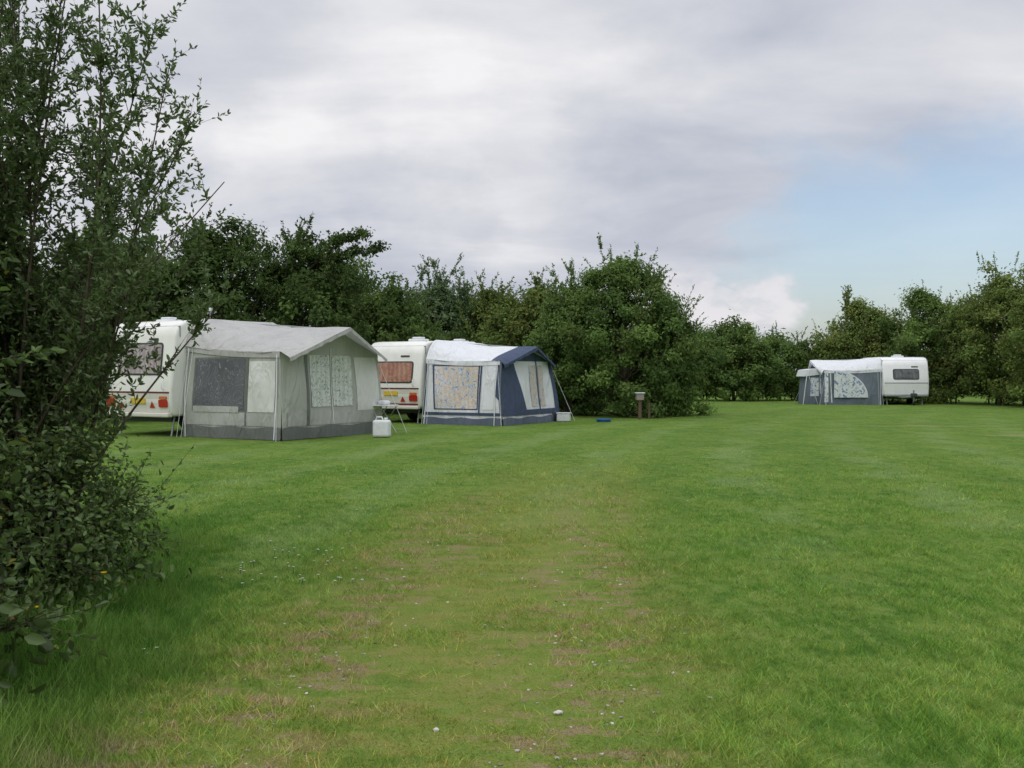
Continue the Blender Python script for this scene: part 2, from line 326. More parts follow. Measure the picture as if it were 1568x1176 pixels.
# ------------------------------------------------------------ ground
def grass_color(nt):
    g=N(nt,'ShaderNodeNewGeometry').outputs['Position']
    sep=N(nt,'ShaderNodeSeparateXYZ'); nt.links.new(g,sep.inputs[0]); x,y=sep.outputs[0],sep.outputs[1]
    flat=N(nt,'ShaderNodeCombineXYZ'); nt.links.new(x,flat.inputs[0]); nt.links.new(y,flat.inputs[1]); P=flat.outputs[0]
    big=NOISE(nt,P,.28,2,.6); mid=NOISE(nt,MAPV(nt,P,(1,.6,1)),1.5,4,.68); fine=NOISE(nt,MAPV(nt,P,(1,.55,1)),7.5,3,.72)
    c=MIX(nt,MR(nt,big,.35,.65),(.108,.208,.032),(.142,.248,.040))
    c=MIX(nt,MR(nt,mid,.42,.70,0,.7),c,(.210,.285,.060))
    c=MIX(nt,MR(nt,mid,.52,.30,0,.6),c,(.074,.165,.027))
    c=MIX(nt,MR(nt,fine,.45,.68,0,.6),c,(.230,.305,.085))
    c=MIX(nt,MR(nt,fine,.48,.30,0,.6),c,(.062,.132,.024))
    y9=M(nt,'MAXIMUM',M(nt,'SUBTRACT',y,9.),0.)
    cen=M(nt,'ADD',M(nt,'ADD',-.5,M(nt,'MULTIPLY',M(nt,'SUBTRACT',y,4.),.09)),M(nt,'MULTIPLY',M(nt,'MULTIPLY',y9,y9),.0062))
    u=M(nt,'SUBTRACT',x,cen)
    wn=NOISE(nt,P,.6,3)
    u2=M(nt,'ADD',u,M(nt,'MULTIPLY',M(nt,'SUBTRACT',wn,.5),1.6))
    st=M(nt,'SINE',M(nt,'MULTIPLY',M(nt,'ADD',u2,.3),2*math.pi/2.3))
    far=M(nt,'MULTIPLY',MR(nt,y,6,12),MR(nt,y,45,22,.2,1))
    c=MIX(nt,M(nt,'MULTIPLY',M(nt,'MULTIPLY',MR(nt,st,.1,1,0,.42),far),MR(nt,wn,.35,.6)),c,(.245,.330,.135))
    c=MIX(nt,M(nt,'MULTIPLY',MR(nt,st,-.2,-1,0,.18),far),c,(.08,.17,.030))
    au=M(nt,'ABSOLUTE',u2)
    tr=M(nt,'MULTIPLY',MR(nt,au,1.75,.7),MR(nt,y,22,7.5))
    streak=NOISE(nt,MAPV(nt,P,(1.1,2.2,1)),2.6,5,.76)
    c=MIX(nt,M(nt,'MULTIPLY',tr,MR(nt,streak,.38,.60,.25,.85)),c,(.265,.275,.060))
    wheel=M(nt,'ADD',MR(nt,M(nt,'ABSOLUTE',M(nt,'SUBTRACT',au,.75)),.65,.1,0,.95),.25)
    bare=M(nt,'MULTIPLY',M(nt,'MULTIPLY',tr,wheel),MR(nt,streak,.495,.565))
    soil=MIX(nt,NOISE(nt,P,30,3,.8),(.19,.135,.065),(.42,.34,.20))
    c=MIX(nt,M(nt,'MULTIPLY',bare,M(nt,'MULTIPLY',MR(nt,fine,.35,.6,.4,1),MR(nt,y,18,7,.2,1)),clamp=True),c,soil)
    for px,py,rx,ry in ((12.6,25.5,1.4,.5),(12.0,30,2.2,.4)):
        d=VM(nt,'LENGTH',VM(nt,'MULTIPLY',VM(nt,'SUBTRACT',P,(px,py,0)),(1/rx,1/ry,0)),out=1)
        c=MIX(nt,M(nt,'MULTIPLY',MR(nt,d,1.2,.3),MR(nt,mid,.35,.6,.2,.8)),c,(.34,.30,.15))
    return c,fine,P
mg,nt,out=newmat('grass_ground'); c,fine,P=grass_color(nt)
bump=M(nt,'ADD',fine,NOISE(nt,P,60,2,.7)); c=MIX(nt,MR(nt,NOISE(nt,P,75,2,.8),.35,.7,.0,.5),c,(.06,.10,.018))
PBSDF(nt,out,c,.95,.05,bump=bump,bstr=.7,bdist=.05)
mb,nt,out=newmat('grass_blade'); c,_,_=grass_color(nt)
a=N(nt,'ShaderNodeAttribute',attribute_name='Col'); c=MIX(nt,1.,c,a.outputs['Color'],'MULTIPLY')
d=N(nt,'ShaderNodeBsdfDiffuse'); nt.links.new(c,d.inputs[0]); t=N(nt,'ShaderNodeBsdfTranslucent'); nt.links.new(c,t.inputs[0])
mx=N(nt,'ShaderNodeMixShader'); mx.inputs[0].default_value=.3; nt.links.new(d.outputs[0],mx.inputs[1]); nt.links.new(t.outputs[0],mx.inputs[2]); nt.links.new(mx.outputs[0],out.inputs[0])

xs=np.concatenate([[-400,-150,-70],np.linspace(-40,40,81),[70,150,400]]); ys=np.concatenate([[-200,-60],np.linspace(-10,80,91),[120,250,600]])
X,Y=np.meshgrid(xs,ys); Z=(vnoise(X*.25,Y*.25,3)-.5)*.05*np.clip((30-np.abs(Y-8))/20,0,1)*(np.abs(X)<30)
nx=len(xs); idx=np.arange(nx*len(ys)).reshape(len(ys),nx)
Q=np.stack([idx[:-1,:-1],idx[:-1,1:],idx[1:,1:],idx[1:,:-1]],-1).reshape(-1,4)
acc=Acc(); acc.add(np.stack([X.ravel(),Y.ravel(),Z.ravel()],1),Q,(1,1,1)); acc.obj('ground',[mg],True)
def gz(x,y):
    f=lambda a,b:(vnoise(a*.25,b*.25,3)-.5)*.05*np.clip((30-np.abs(b-8))/20,0,1)
    x0=np.floor(x);y0=np.floor(y);fx=x-x0;fy=y-y0
    return (f(x0,y0)*(1-fx)+f(x0+1,y0)*fx)*(1-fy)+(f(x0,y0+1)*(1-fx)+f(x0+1,y0+1)*fx)*fy
def trackc(y): return -.5+(y-4)*.09+np.maximum(y-9,0)**2*.0062
def blades(name,x,y,L,W,col,mat,lean=.55):
    n=len(x); a=rng.uniform(0,2*np.pi,n); s=np.stack([np.cos(a),np.sin(a),0*a],1); b=rng.normal(size=(n,2))*lean
    p=np.stack([x,y,gz(x,y)-.003],1); tip=p+np.stack([b[:,0]*L,b[:,1]*L,L],1)
    W=W[:,None]; V=np.stack([p-s*W/2,p+s*W/2,tip+s*W*.12,tip-s*W*.12],1)
    acc=Acc(); acc.add(V.reshape(-1,3),np.arange(n*4).reshape(n,4),np.repeat(col,4,0)); return acc.obj(name,[mat])
rng=np.random.default_rng(5)
n=480000
yy=3.3*(24/3.3)**rng.uniform(0,1,n); xx=rng.uniform(-.56,.56,n)*(yy+.6)
fade=np.clip((24-yy)/14,0,1)
bare=np.clip(1.5-np.abs(xx-trackc(yy)+.8*(vnoise(xx*.8,yy*.8,4)-.5)),0,1)*(.3+.65*(vnoise(xx*2.2,yy*3.2,8)>.5))*np.clip((18-yy)/8,0,1)
tuft=vnoise(xx*2.1,yy*1.6,12)*.5+vnoise(xx*6,yy*5,13)*.5
keep=(rng.uniform(size=n)>bare*.95)&(rng.uniform(size=n)<fade*np.clip(.45+1.1*tuft,0,1))
xx,yy,tuft=xx[keep],yy[keep],tuft[keep]; n=len(xx)
cl=vnoise(xx*3,yy*3,1)*.4+vnoise(xx*9,yy*9,2)*.6
L=(.010+.032*cl**1.8)*(.6+.8*tuft)*rng.uniform(.6,1.4,n)*np.clip((26-yy)/12,.3,1)*(1+.02*yy); W=(.0026+.00035*yy)*rng.uniform(.7,1.4,n)
br=rng.uniform(.75,1.7,n)*(.75+.6*cl); hue=rng.normal(size=n)*.12
dry=rng.uniform(size=n)<.05
col=np.stack([br*(1+hue),br,br*(1-hue)],1); col[dry]*=np.array([1.5,1.15,1.5])
blades('grass',xx,yy,L,W,col,mb,.8)
# unmown grass under the bushes, thinning out with distance from them
n=70000; yy=rng.uniform(3.2,11.5,n); e=-1.62-.19*(yy-4)+.6*(vnoise(yy*1.3,yy*0,4)-.5)
xx=e-np.abs(rng.normal(size=n))*.9+.35*rng.uniform(size=n)**2; dens=np.clip((e-xx+.1)/.8,0.04,1)*np.clip((11.5-yy)/3.5,.1,1)
keep=rng.uniform(size=n)<np.clip((11.5-yy)/3.,0,1); xx,yy,dens=xx[keep],yy[keep],dens[keep]; n=len(xx)
L=(.025+.26*dens*rng.uniform(.25,1,n)*(.35+vnoise(xx*3,yy*3,6))); W=rng.uniform(.003,.006,n)
br=rng.uniform(.65,1.6,n); col=np.stack([br*.88,br,br*1.05],1)
blades('long_grass',xx,yy,L,W,col,mb,.5)

# ------------------------------------------------------------ pebbles, daisies
import bmesh
def pebbles():
    bm=bmesh.new(); r=random.Random(3)
    spots=[(.205,4.64,.022),(-.32,4.42,.016),(-1.95,5.6,.02),(-1.85,5.65,.014)]
    for i in range(520):
        y=3.6+9*r.random()**1.3; s=(-1 if r.random()<.5 else 1)*.75; x=float(trackc(y))+s+r.gauss(0,.28)
        spots.append((x,y,r.uniform(.004,.011)))
    for x,y,s in spots:
        m=Matrix.Translation((x,y,float(gz(np.array(x),np.array(y)))+s*.35))@Matrix.Rotation(r.random()*6,4,'Z')@Matrix.Diagonal((s*r.uniform(.8,1.4),s*r.uniform(.7,1.1),s*.6,1))
        res=bmesh.ops.create_icosphere(bm,subdivisions=1,radius=1,matrix=m)
        for v in res['verts']: v.co+=Vector((r.gauss(0,1),r.gauss(0,1),r.gauss(0,1)))*s*.1
    me=bpy.data.meshes.new('pebbles'); bm.to_mesh(me); o=bpy.data.objects.new('pebbles',me); COL.objects.link(o)
    m,nt,out=newmat('stone'); g=N(nt,'ShaderNodeNewGeometry'); c=RAMP(nt,g.outputs['Random Per Island'],[(0,(.16,.13,.10)),(.6,(.38,.34,.29)),(1,(.6,.57,.52))])
    PBSDF(nt,out,c,.85,.2); me.materials.append(m)
pebbles()
def daisies():
    acc=Acc(); r=random.Random(9)
    pts=[(r.uniform(-2.1,-1.15),r.uniform(7.4,8.9)) for _ in range(40)]+[(r.uniform(-5,0),r.uniform(9,22)) for _ in range(30)]+[(-1.95,5.55),(-1.9,5.6),(2.0,12),(1.2,14)]
    for x,y in pts:
        z=float(gz(np.array(x),np.array(y))); h=z+r.uniform(.03,.06); tube(acc,[(x,y,z),(x+.004,y,h)],[.0015,.0015],0,3,(.05,.1,.02))
        n=8; s=r.uniform(.009,.014)
        for i in range(n):
            a=i*2*math.pi/n; d=np.array([math.cos(a),math.sin(a),.25]); q=np.array([-math.sin(a),math.cos(a),0])
            p=np.array([x+.004,y,h]); acc.add([p,p+d*s*.6+q*s*.3,p+d*s,p+d*s*.6-q*s*.3],[[0,1,2,3]],(.75,.75,.72))
    acc.obj('daisies',[LEAF])
    acc=Acc(); x,y=-2.37,5.2
    for k in range(2):
        h=.34; tube(acc,[(x,y,0),(x+.02,y,h)],[.002,.002],0,3,(.05,.1,.02))
        for i in range(12):
            a=i*math.pi/6; d=np.array([math.cos(a),math.sin(a),.4]); q=np.array([-math.sin(a),math.cos(a),0]); p=np.array([x+.02,y,h]); acc.add([p,p+d*.012+q*.006,p+d*.022,p+d*.012-q*.006],[[0,1,2,3]],(.75,.5,.02))
        x-=.02;y+=.9
    acc.obj('dandelions',[LEAF])
daisies()

# ------------------------------------------------------------ object-building helpers (local coords, parented)
def empty(name,loc,rz=0.):
    e=bpy.data.objects.new(name,None); e.location=loc; e.rotation_euler=(0,0,rz); COL.objects.link(e); return e
def pmesh(name,V,F,mat,parent,smooth=False,bevel=0.,seg=2,solid=0.):
    me=bpy.data.meshes.new(name); me.from_pydata([tuple(v) for v in V],[],F); 
    bm=bmesh.new(); bm.from_mesh(me)
    if not solid: bmesh.ops.recalc_face_normals(bm,faces=bm.faces)
    bm.to_mesh(me); bm.free()
    me.materials.append(mat); o=bpy.data.objects.new(name,me); COL.objects.link(o); o.parent=parent
    if smooth: me.polygons.foreach_set('use_smooth',[True]*len(me.polygons))
    if solid: s=o.modifiers.new('s','SOLIDIFY'); s.thickness=solid
    if bevel: b=o.modifiers.new('b','BEVEL'); b.width=bevel; b.segments=seg; b.limit_method='ANGLE'; b.angle_limit=R(35)
    if bevel and smooth: 
        b.harden_normals=False; e=o.modifiers.new('e','EDGE_SPLIT'); e.split_angle=R(38)
    return o
def box(name,x0,x1,y0,y1,z0,z1,mat,parent,bevel=.01):
    V=[(x,y,z) for x in (x0,x1) for y in (y0,y1) for z in (z0,z1)]
    F=[(0,1,3,2),(4,6,7,5),(0,4,5,1),(2,3,7,6),(0,2,6,4),(1,5,7,3)]
    return pmesh(name,V,F,mat,parent,bevel=bevel)
def rods(name,segs,r,mat,parent,k=6):
    a=Acc()
    for s in segs:
        s=np.array(s,float); tube(a,s,[r]*len(s),0,k)
    o=a.obj(name,[mat],True); o.parent=parent; return o
def disc(name,c,r,w,mat,parent,axis='X',k=28,bevel=.02):
    V=[];
    for s in (-w/2,w/2):
        for i in range(k):
            a=i*2*math.pi/k; u,v=math.cos(a)*r,math.sin(a)*r
            V.append({'X':(c[0]+s,c[1]+u,c[2]+v),'Z':(c[0]+u,c[1]+v,c[2]+s),'Y':(c[0]+u,c[1]+s,c[2]+v)}[axis])
    F=[tuple(range(k)),tuple(range(2*k-1,k-1,-1))]+[(i,(i+1)%k,k+(i+1)%k,k+i) for i in range(k)]
    return pmesh(name,V,F,mat,parent,smooth=True,bevel=bevel)
def rpanel(name,x0,x1,z0,z1,r,yf,t,mat,parent):
    pts=[]
    for cx,cz,a0 in ((x1-r,z1-r,0),(x0+r,z1-r,90),(x0+r,z0+r,180),(x1-r,z0+r,270)):
        for k in range(5): a=R(a0+k*22.5); pts.append((cx+r*math.cos(a),cz+r*math.sin(a)))
    n=len(pts); V=[(x,yf(z)-t,z) for x,z in pts]+[(x,yf(z)+.02,z) for x,z in pts]
    F=[tuple(range(n))]+[(i,(i+1)%n,n+(i+1)%n,n+i) for i in range(n)]
    return pmesh(name,V,F,mat,parent)

WHITE=m_paint('white_grp',(.80,.81,.81)); CREAM=m_paint('cream_grp',(.75,.75,.69)); CREAM2=m_paint('cream_lower',(.62,.61,.54))
MAROON=m_plain('maroon_trim',(.14,.03,.035),.4); BLACK=m_plain('rubber',(.02,.02,.02),.8); STEEL=m_plain('galvanised',(.35,.36,.37),.45,.5,.6)
REDL=m_plain('red_lens',(.42,.025,.02),.2,.6); ORL=m_plain('orange_lens',(.5,.14,.03),.25,.6); YEL=m_plain('yellow_plate',(.66,.46,.05),.4); PLASTIC=m_plain('white_plastic',(.72,.74,.75),.45)
DGREY=m_plain('dark_trim',(.05,.055,.06),.5); WOOD=m_plain('post_wood',(.12,.085,.055),.9); BLUEP=m_plain('blue_plastic',(.03,.12,.32),.4)
CUR_P=m_curtain('curtain_pink',(.3,.2,.2),[(.3,(.30,.24,.25)),(.6,(.42,.36,.36))],4,.8)
CUR_O=m_curtain('curtain_orange',(.3,.12,.06),[(.3,(.30,.12,.07)),(.6,(.42,.22,.14))],4,.8)
CUR_D=m_curtain('dark_glass',(.1,.1,.1),[(.3,(.05,.055,.06)),(.6,(.13,.14,.14))],3,1.)

def caravan(name,loc,rz,W,L,H,zf,body,low,cur,win,lights=True,stripe=MAROON,vents=((.7,1.4),),hitch=False,plate=None,skirt=None):
    e=empty(name,(loc[0],loc[1],0),rz)
    prof=[(.10,zf),(.03,zf+.1),(0,.85),(.0,1.1),(.03,1.3),(.15,H-.42),(.20,H-.28),(.30,H-.14),(.45,H-.05),(.7,H-.01),(1.1,H),(L-1.1,H),(L-.7,H-.03),(L-.35,H-.2),(L-.15,H-.5),(L,1.3),(L,.8),(L-.05,zf+.1),(L-.15,zf)]
    n=len(prof); V=[(0,y,z) for y,z in prof]+[(W,y,z) for y,z in prof]
    F=[tuple(range(n)),tuple(range(2*n-1,n-1,-1))]+[(i,(i+1)%n,n+(i+1)%n,n+i) for i in range(n)]
    pmesh('body',V,F,body,e,True,.075,4)
    py=[p[0] for p in prof[:9]][1:]; pz=[p[1] for p in prof[:9]][1:]
    yf=lambda z: float(np.interp(z,pz,py))
    x0,x1,z0,z1=win
    rpanel('window_frame',x0-.04,x1+.04,z0-.04,z1+.04,.09,yf,.012,DGREY,e)
    rpanel('window',x0,x1,z0,z1,.07,yf,.028,cur,e)
    rpanel('lower_panel',.06,W-.06,zf+.1,1.02,.05,yf,.008,low,e)
    rpanel('stripe',.05,W-.05,1.03,1.07,.012,yf,.012,stripe,e)
    box('awning_rail',-.012,W+.012,.28,.31,H-.42,H-.16,STEEL,e,.002)
    rods('roof_rail',[[(.06,.16,1.2),(.06,.22,H-.36),(.1,.5,H-.02)],[(W-.06,.16,1.2),(W-.06,.22,H-.36),(W-.1,.5,H-.02)]],.012,STEEL,e)
    if lights:
        for s in (0,1):
            xa=.10 if s==0 else W-.38
            rpanel('tail_light',xa,xa+.28,zf+.22,zf+.40,.03,yf,.035,REDL,e)
            rpanel('indicator',xa+.02,xa+.26,zf+.41,zf+.48,.02,yf,.035,ORL,e)
            xc=.62 if s==0 else W-.62
            pmesh('reflector',[(xc-.09,yf(zf+.2)-.02,zf+.2),(xc+.09,yf(zf+.2)-.02,zf+.2),(xc,yf(zf+.36)-.02,zf+.36),(xc,yf(.7)+.01,zf+.25)],[(0,1,2),(0,1,3),(1,2,3),(0,2,3)],REDL,e)
            rods('grab_handle',[[(xa+.14,yf(1.15)-.02,1.12),(xa+.14,-.06,1.16),(xa+.14,-.06,1.3),(xa+.14,0.0,1.34)]],.012,PLASTIC,e)
    box('bumper',.05,W-.05,-.05,.12,zf-.02,zf+.09,STEEL if hitch else low,e,.03)
    if plate: rpanel('number_plate',plate[0],plate[0]+.5,plate[1],plate[1]+.13,.01,yf,.03,YEL,e)
    rpanel('badge',W*.62,W*.62+.32,H-.50,H-.45,.02,yf,.014,DGREY,e)
    for vx,vy in vents:
        box('roof_vent',vx-.25,vx+.25,vy-.22,vy+.22,H-.02,H+.07,PLASTIC,e,.03)
        box('vent_cap',vx-.16,vx+.16,vy-.14,vy+.14,H+.07,H+.13,PLASTIC,e,.03)
    for xw in (.16,W-.16):
        disc('tyre',(xw,L*.52,.3),.3,.17,BLACK,e); disc('wheel_hub',(xw,L*.52,.3),.17,.19,STEEL,e)
    box('chassis',.3,W-.3,.3,L-.3,zf-.14,zf-.005,DGREY,e)
    segs=[]
    for xx_ in (.25,W-.25):
        for yy_ in (.35,L-.4): segs.append([(xx_,yy_,zf),(xx_,yy_-.05,.25),(xx_,yy_-.1,.0)])
    rods('corner_steady',segs,.025,STEEL,e)
    for X,s in ((0,-1),(W,1)):
        for ya,yb in ((.5,1.3),(2.9,3.8)):
            box('side_window',X-.001 if s>0 else X-.02,X+.02 if s>0 else X+.001,ya,yb,1.35,2.0 if H>2.4 else 1.8,cur,e,.006)
    if hitch:
        rods('drawbar',[[(W*.5-.45,.3,zf-.05),(W*.5-.2,-.4,zf-.05),(W*.5,-1.0,zf-.0)],[(W*.5+.45,.3,zf-.05),(W*.5+.2,-.4,zf-.05),(W*.5,-1.0,zf-.0)],[(W*.5,-1.0,zf),(W*.5,-1.2,zf+.06)],[(W*.5+.1,-.75,zf+.3),(W*.5+.1,-.75,.1)]],.035,STEEL,e)
        disc('jockey_wheel',(W*.5+.1,-.75,.1),.1,.06,BLACK,e)
        box('hitch_cover',W*.5-.1,W*.5+.1,-1.3,-.85,zf-.02,zf+.16,DGREY,e,.04)
    return e
c1=caravan('caravan',(-10.04,25.95),R(-30),2.3,4.9,2.80,.48,CREAM,CREAM2,CUR_P,(.45,1.9,1.5,2.2),plate=(.95,.78))
c2=caravan('caravan',(-4.55,32.35),R(-28.1),2.05,4.8,2.50,.45,CREAM,CREAM2,CUR_O,(.30,1.72,1.25,1.83),vents=((1.35,1.0),(1.5,3.2)),plate=(.75,.84))
rpanel('lower_band',.08,1.97,.47,.60,.03,lambda z:.03,.03,MAROON,c2)
c3=caravan('caravan',(17.72,50.2),R(-3),2.15,4.6,2.3,.42,WHITE,WHITE,CUR_D,(.5,1.65,1.25,1.68),lights=False,stripe=STEEL,hitch=True,vents=((1.1,1.5),))

# ------------------------------------------------------------ awnings
def awning(name,loc,rz,U,Vd,he,hr,hp,mats,near,front,sx=1,canopy=.38,seed=0,skirt=.28,flare=.12,corner=None,band=None,taper=.75):
    e=empty(name,(loc[0],loc[1],0),rz); wall,roof,skirtm,canm,under=mats
    rs=random.Random(seed); ph=[rs.uniform(0,6) for _ in range(6)]
    def disp(s,z): return .030*math.sin(s*9+ph[0])*math.sin(z*2.6+ph[1])+.012*math.sin(s*23+z*3+ph[2])+.03*max(0,.45-z)*math.sin(s*41+ph[3])
    def eave(u): return he[0]+(he[1]-he[0])*u-.05*math.sin(math.pi*u)
    def rz_(u,v):
        t0=min(1,min(v,1-v)/.14); t0=t0**.6; p0=he[0]+(hr-he[0])*t0
        t1=1-abs(v-.5)*2; p1=he[1]+(hp-he[1])*t1
        w=u**.75; sag=-.05*math.sin(math.pi*min(u,1))*(1 if v in(0,1) else 1.2)
        return p0*(1-w)+p1*w+sag
    def near_pt(s,z,off): 
        fl=flare*max(0,1-z/1.9)
        return (sx*(s*U + (fl*.8 if s>.98 else 0)*1 ) ,-off-fl-disp(s,z),z)
    def far_pt(s,z,off): return (sx*s*U,Vd+off+flare*max(0,1-z/1.9)+disp(s,z),z)
    def front_pt(s,z,off):
        fl=flare*max(0,1-z/1.9); return (sx*(U+off+fl+disp(s+2,z)),-fl+s*(Vd+2*fl),z)
    def grid(nm,fn,s0,s1,z0,z1,off,mat,ns=40,nz=12):
        V=[];F=[]
        for i in range(ns+1):
            s=s0+(s1-s0)*i/ns; za=z0(s) if callable(z0) else z0; zb=z1(s) if callable(z1) else z1
            for j in range(nz+1): V.append(fn(s,za+(zb-za)*j/nz,off))
        for i in range(ns):
            for j in range(nz): a=i*(nz+1)+j; F.append((a,a+1,a+nz+2,a+nz+1))
        return pmesh(nm,V,F,mat,e,True)
    def slant(nm,fn,quad,off,mat):
        V=[];F=[];n=14
        for i in range(n+1):
            for j in range(n+1):
                a=i/n;b=j/n
                s=(quad[0][0]*(1-a)+quad[1][0]*a)*(1-b)+(quad[3][0]*(1-a)+quad[2][0]*a)*b
                z=(quad[0][1]*(1-a)+quad[1][1]*a)*(1-b)+(quad[3][1]*(1-a)+quad[2][1]*a)*b
                V.append(fn(s,z,off))
        for i in range(n):
            for j in range(n): a=i*(n+1)+j; F.append((a,a+1,a+n+2,a+n+1))
        return pmesh(nm,V,F,mat,e,True)
    grid('side_wall',near_pt,0,1,0.02,lambda s:eave(s)-.005,0,wall)
    grid('far_side_wall',far_pt,0,1,0.02,lambda s:eave(s)-.005,0,wall)
    grid('front_wall',front_pt,0,1,0.02,lambda s:rz_(1,s)-.01,0,wall)
    grid('skirt_side',near_pt,0,1,0.0,lambda s:skirt+.02*math.sin(s*15),.02,skirtm); grid('skirt_front',front_pt,0,1,0,lambda s:skirt+.02*math.sin(s*17),.02,skirtm)
    NU,NV=18,24; V=[];F=[]
    us=[i/NU for i in range(NU+1)]+[1+canopy/U*.5,1+canopy/U]
    for u in us:
        for j in range(NV+1):
            v=j/NV; uu=min(u,1); ov=.03; zz=rz_(uu,v)
            ex=max(0,u-1)*U
            if ex>0: zz-= (ex/canopy)*.10*abs(v-.5)*2 + .03*(ex/canopy)
            exx=ex*(1-taper*abs(v-.5)*2)
            V.append((sx*((uu*U if u<=1 else U)+exx+(.02 if u>=1 else 0)),-ov+v*(Vd+2*ov),zz+.006*math.sin(u*14+v*9)))
    n=NV+1
    for i in range(len(us)-1):
        for j in range(NV): a=i*n+j; F.append((a,a+1,a+n+1,a+n))
    nroof=NU*NV
    r=pmesh('roof',V,F,roof,e,True); r.data.materials.append(canm)
    if canm is not roof:
        for k,p in enumerate(r.data.polygons):
            if k>=nroof: p.material_index=1
            u=(k//NV)/NU; v=(k%NV+.5)/NV
            if band and u>.84 and u<=1: p.material_index=1
    grid('valance',near_pt,0,1,lambda s:eave(s)-.13,lambda s:eave(s)+.012,.026,roof if band is None else wall,nz=3)
    V=[];F=[]
    for j in range(NV+1):
        v=j/NV; z=rz_(1,v); exx=canopy*(1-taper*abs(v-.5)*2); y=-.03+v*(Vd+.06); zz=z-.10*abs(v-.5)*2-.03
        V+= [(sx*(U+exx+.022),y,zz-.004),(sx*(U+exx+.025),y,zz-.09-.015*math.sin(v*60))]
    for j in range(NV): a=j*2; F.append((a,a+1,a+3,a+2))
    pmesh('canopy_valance',V,F,canm,e,True)
    for nm,quad,off,mt in near: slant(nm,near_pt,quad,off,mt)
    for nm,quad,off,mt in front: slant(nm,front_pt,quad,off,mt)
    rods('poles',[[(sx*(U-.03),.03,0),(sx*(U-.03),.03,eave(1)-.03)],[(sx*(U-.03),Vd-.03,0),(sx*(U-.03),Vd-.03,eave(1)-.03)],[(sx*(U-.03),Vd/2,0),(sx*(U-.03),Vd/2,hp-.05)],[(sx*.05,Vd/2,hr-.06),(sx*(U-.03),Vd/2,hp-.05)],
                   [(sx*(U-.03),.03,eave(1)-.03),(sx*(U-.03),Vd/2,hp-.05),(sx*(U-.03),Vd-.03,eave(1)-.03)]],.014,STEEL,e)
    rods('corner_tape',[[near_pt(.975,z,.03) for z in (.0,.5,1.,1.5,he[1]-.05)],[near_pt(.03,z,.03) for z in (.0,.5,1.,1.5,he[0]-.05)]],.015,PLASTIC,e,5)
    g=[[near_pt(.97,he[1]-.05,.03),(sx*(U+.35),-.55,0)],[near_pt(.04,he[0]-.05,.03),near_pt(.02,1.,.10),(sx*.02,-.32,0)],[near_pt(.08,he[0]-.05,.03),(sx*.25,-.40,0)],
       [front_pt(.98,he[1]-.05,.03),(sx*(U+.7),Vd+.3,0)]]
    rods('guy_lines',g,.006,PLASTIC,e,4)
    return e
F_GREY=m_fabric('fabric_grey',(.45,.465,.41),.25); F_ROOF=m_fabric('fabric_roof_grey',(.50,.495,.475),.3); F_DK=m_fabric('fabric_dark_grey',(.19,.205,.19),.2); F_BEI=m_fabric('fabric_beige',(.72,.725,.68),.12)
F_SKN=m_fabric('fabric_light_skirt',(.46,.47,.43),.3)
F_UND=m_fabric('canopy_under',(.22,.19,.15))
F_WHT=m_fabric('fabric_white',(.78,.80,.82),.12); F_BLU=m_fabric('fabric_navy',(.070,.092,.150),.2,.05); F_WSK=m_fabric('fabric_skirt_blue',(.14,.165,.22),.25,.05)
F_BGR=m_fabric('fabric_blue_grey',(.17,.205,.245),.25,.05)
m,nt,out=newmat('mesh_window'); co=OBJCO(nt)
w=NOISE(nt,MAPV(nt,co,(1,1,1),(0,.5,0)),1.6,2,.5,2.5); ridges=MR(nt,M(nt,'ABSOLUTE',M(nt,'SUBTRACT',M(nt,'FRACT',M(nt,'MULTIPLY',w,9.)),.5)),.08,.0,0,.6)
PBSDF(nt,out,MIX(nt,ridges,MIX(nt,NOISE(nt,co,2.,3),(.06,.065,.075),(.14,.145,.155)),(.42,.42,.42)),.6,.25); F_MESH=m
F_LEAF=m_curtain('curtain_leaf_print',(.5,.5,.45),[(.38,(.25,.33,.29)),(.44,(.60,.63,.58)),(.60,(.64,.66,.61)),(.66,(.33,.37,.36))],11,.1,.6)
F_PAT=m_curtain('curtain_pastel_print',(.5,.45,.4),[(.36,(.24,.32,.46)),(.43,(.54,.58,.62)),(.5,(.66,.62,.57)),(.56,(.60,.42,.30)),(.64,(.60,.56,.48))],7,.15,.35)
F_PAT3=m_curtain('curtain_blue_print',(.4,.45,.5),[(.38,(.16,.24,.40)),(.46,(.60,.65,.69)),(.6,(.72,.74,.74))],5,.15,.3)

def Qd(s0,s1,z0,z1): return [(s0,z0),(s1,z0),(s1,z1),(s0,z1)]
awning('awning',(-7.8,25.2),R(-30),3.0,3.55,(2.16,1.99),2.84,2.62,(F_GREY,F_ROOF,F_DK,F_ROOF,F_UND),
  [('window_border',Qd(.10,.66,.62,1.88),.010,F_DK),('mesh_window',Qd(.115,.645,.66,1.84),.018,F_MESH),('net_valance',Qd(.115,.60,.60,.74),.026,F_SKN),('door_panel',Qd(.69,.955,.62,1.78),.014,F_BEI),
   ('lower_panel',Qd(.03,.97,.30,.60),.012,F_SKN),('seam',Qd(.665,.68,.3,1.93),.02,F_DK)],
  [('curtain_left',Qd(.27,.465,.72,1.93),.014,F_LEAF),('curtain_right',Qd(.49,.69,.72,1.93),.014,F_LEAF),('zip',Qd(.474,.482,.3,2.1),.02,F_BEI),('end_panel',Qd(.73,.97,.6,1.9),.014,F_BEI),
   ('lower_panel',Qd(.05,.98,.30,.62),.012,F_SKN),('edge_strip',Qd(.225,.25,.3,1.95),.018,F_DK)],seed=1,skirt=.27,canopy=.55,taper=.5)
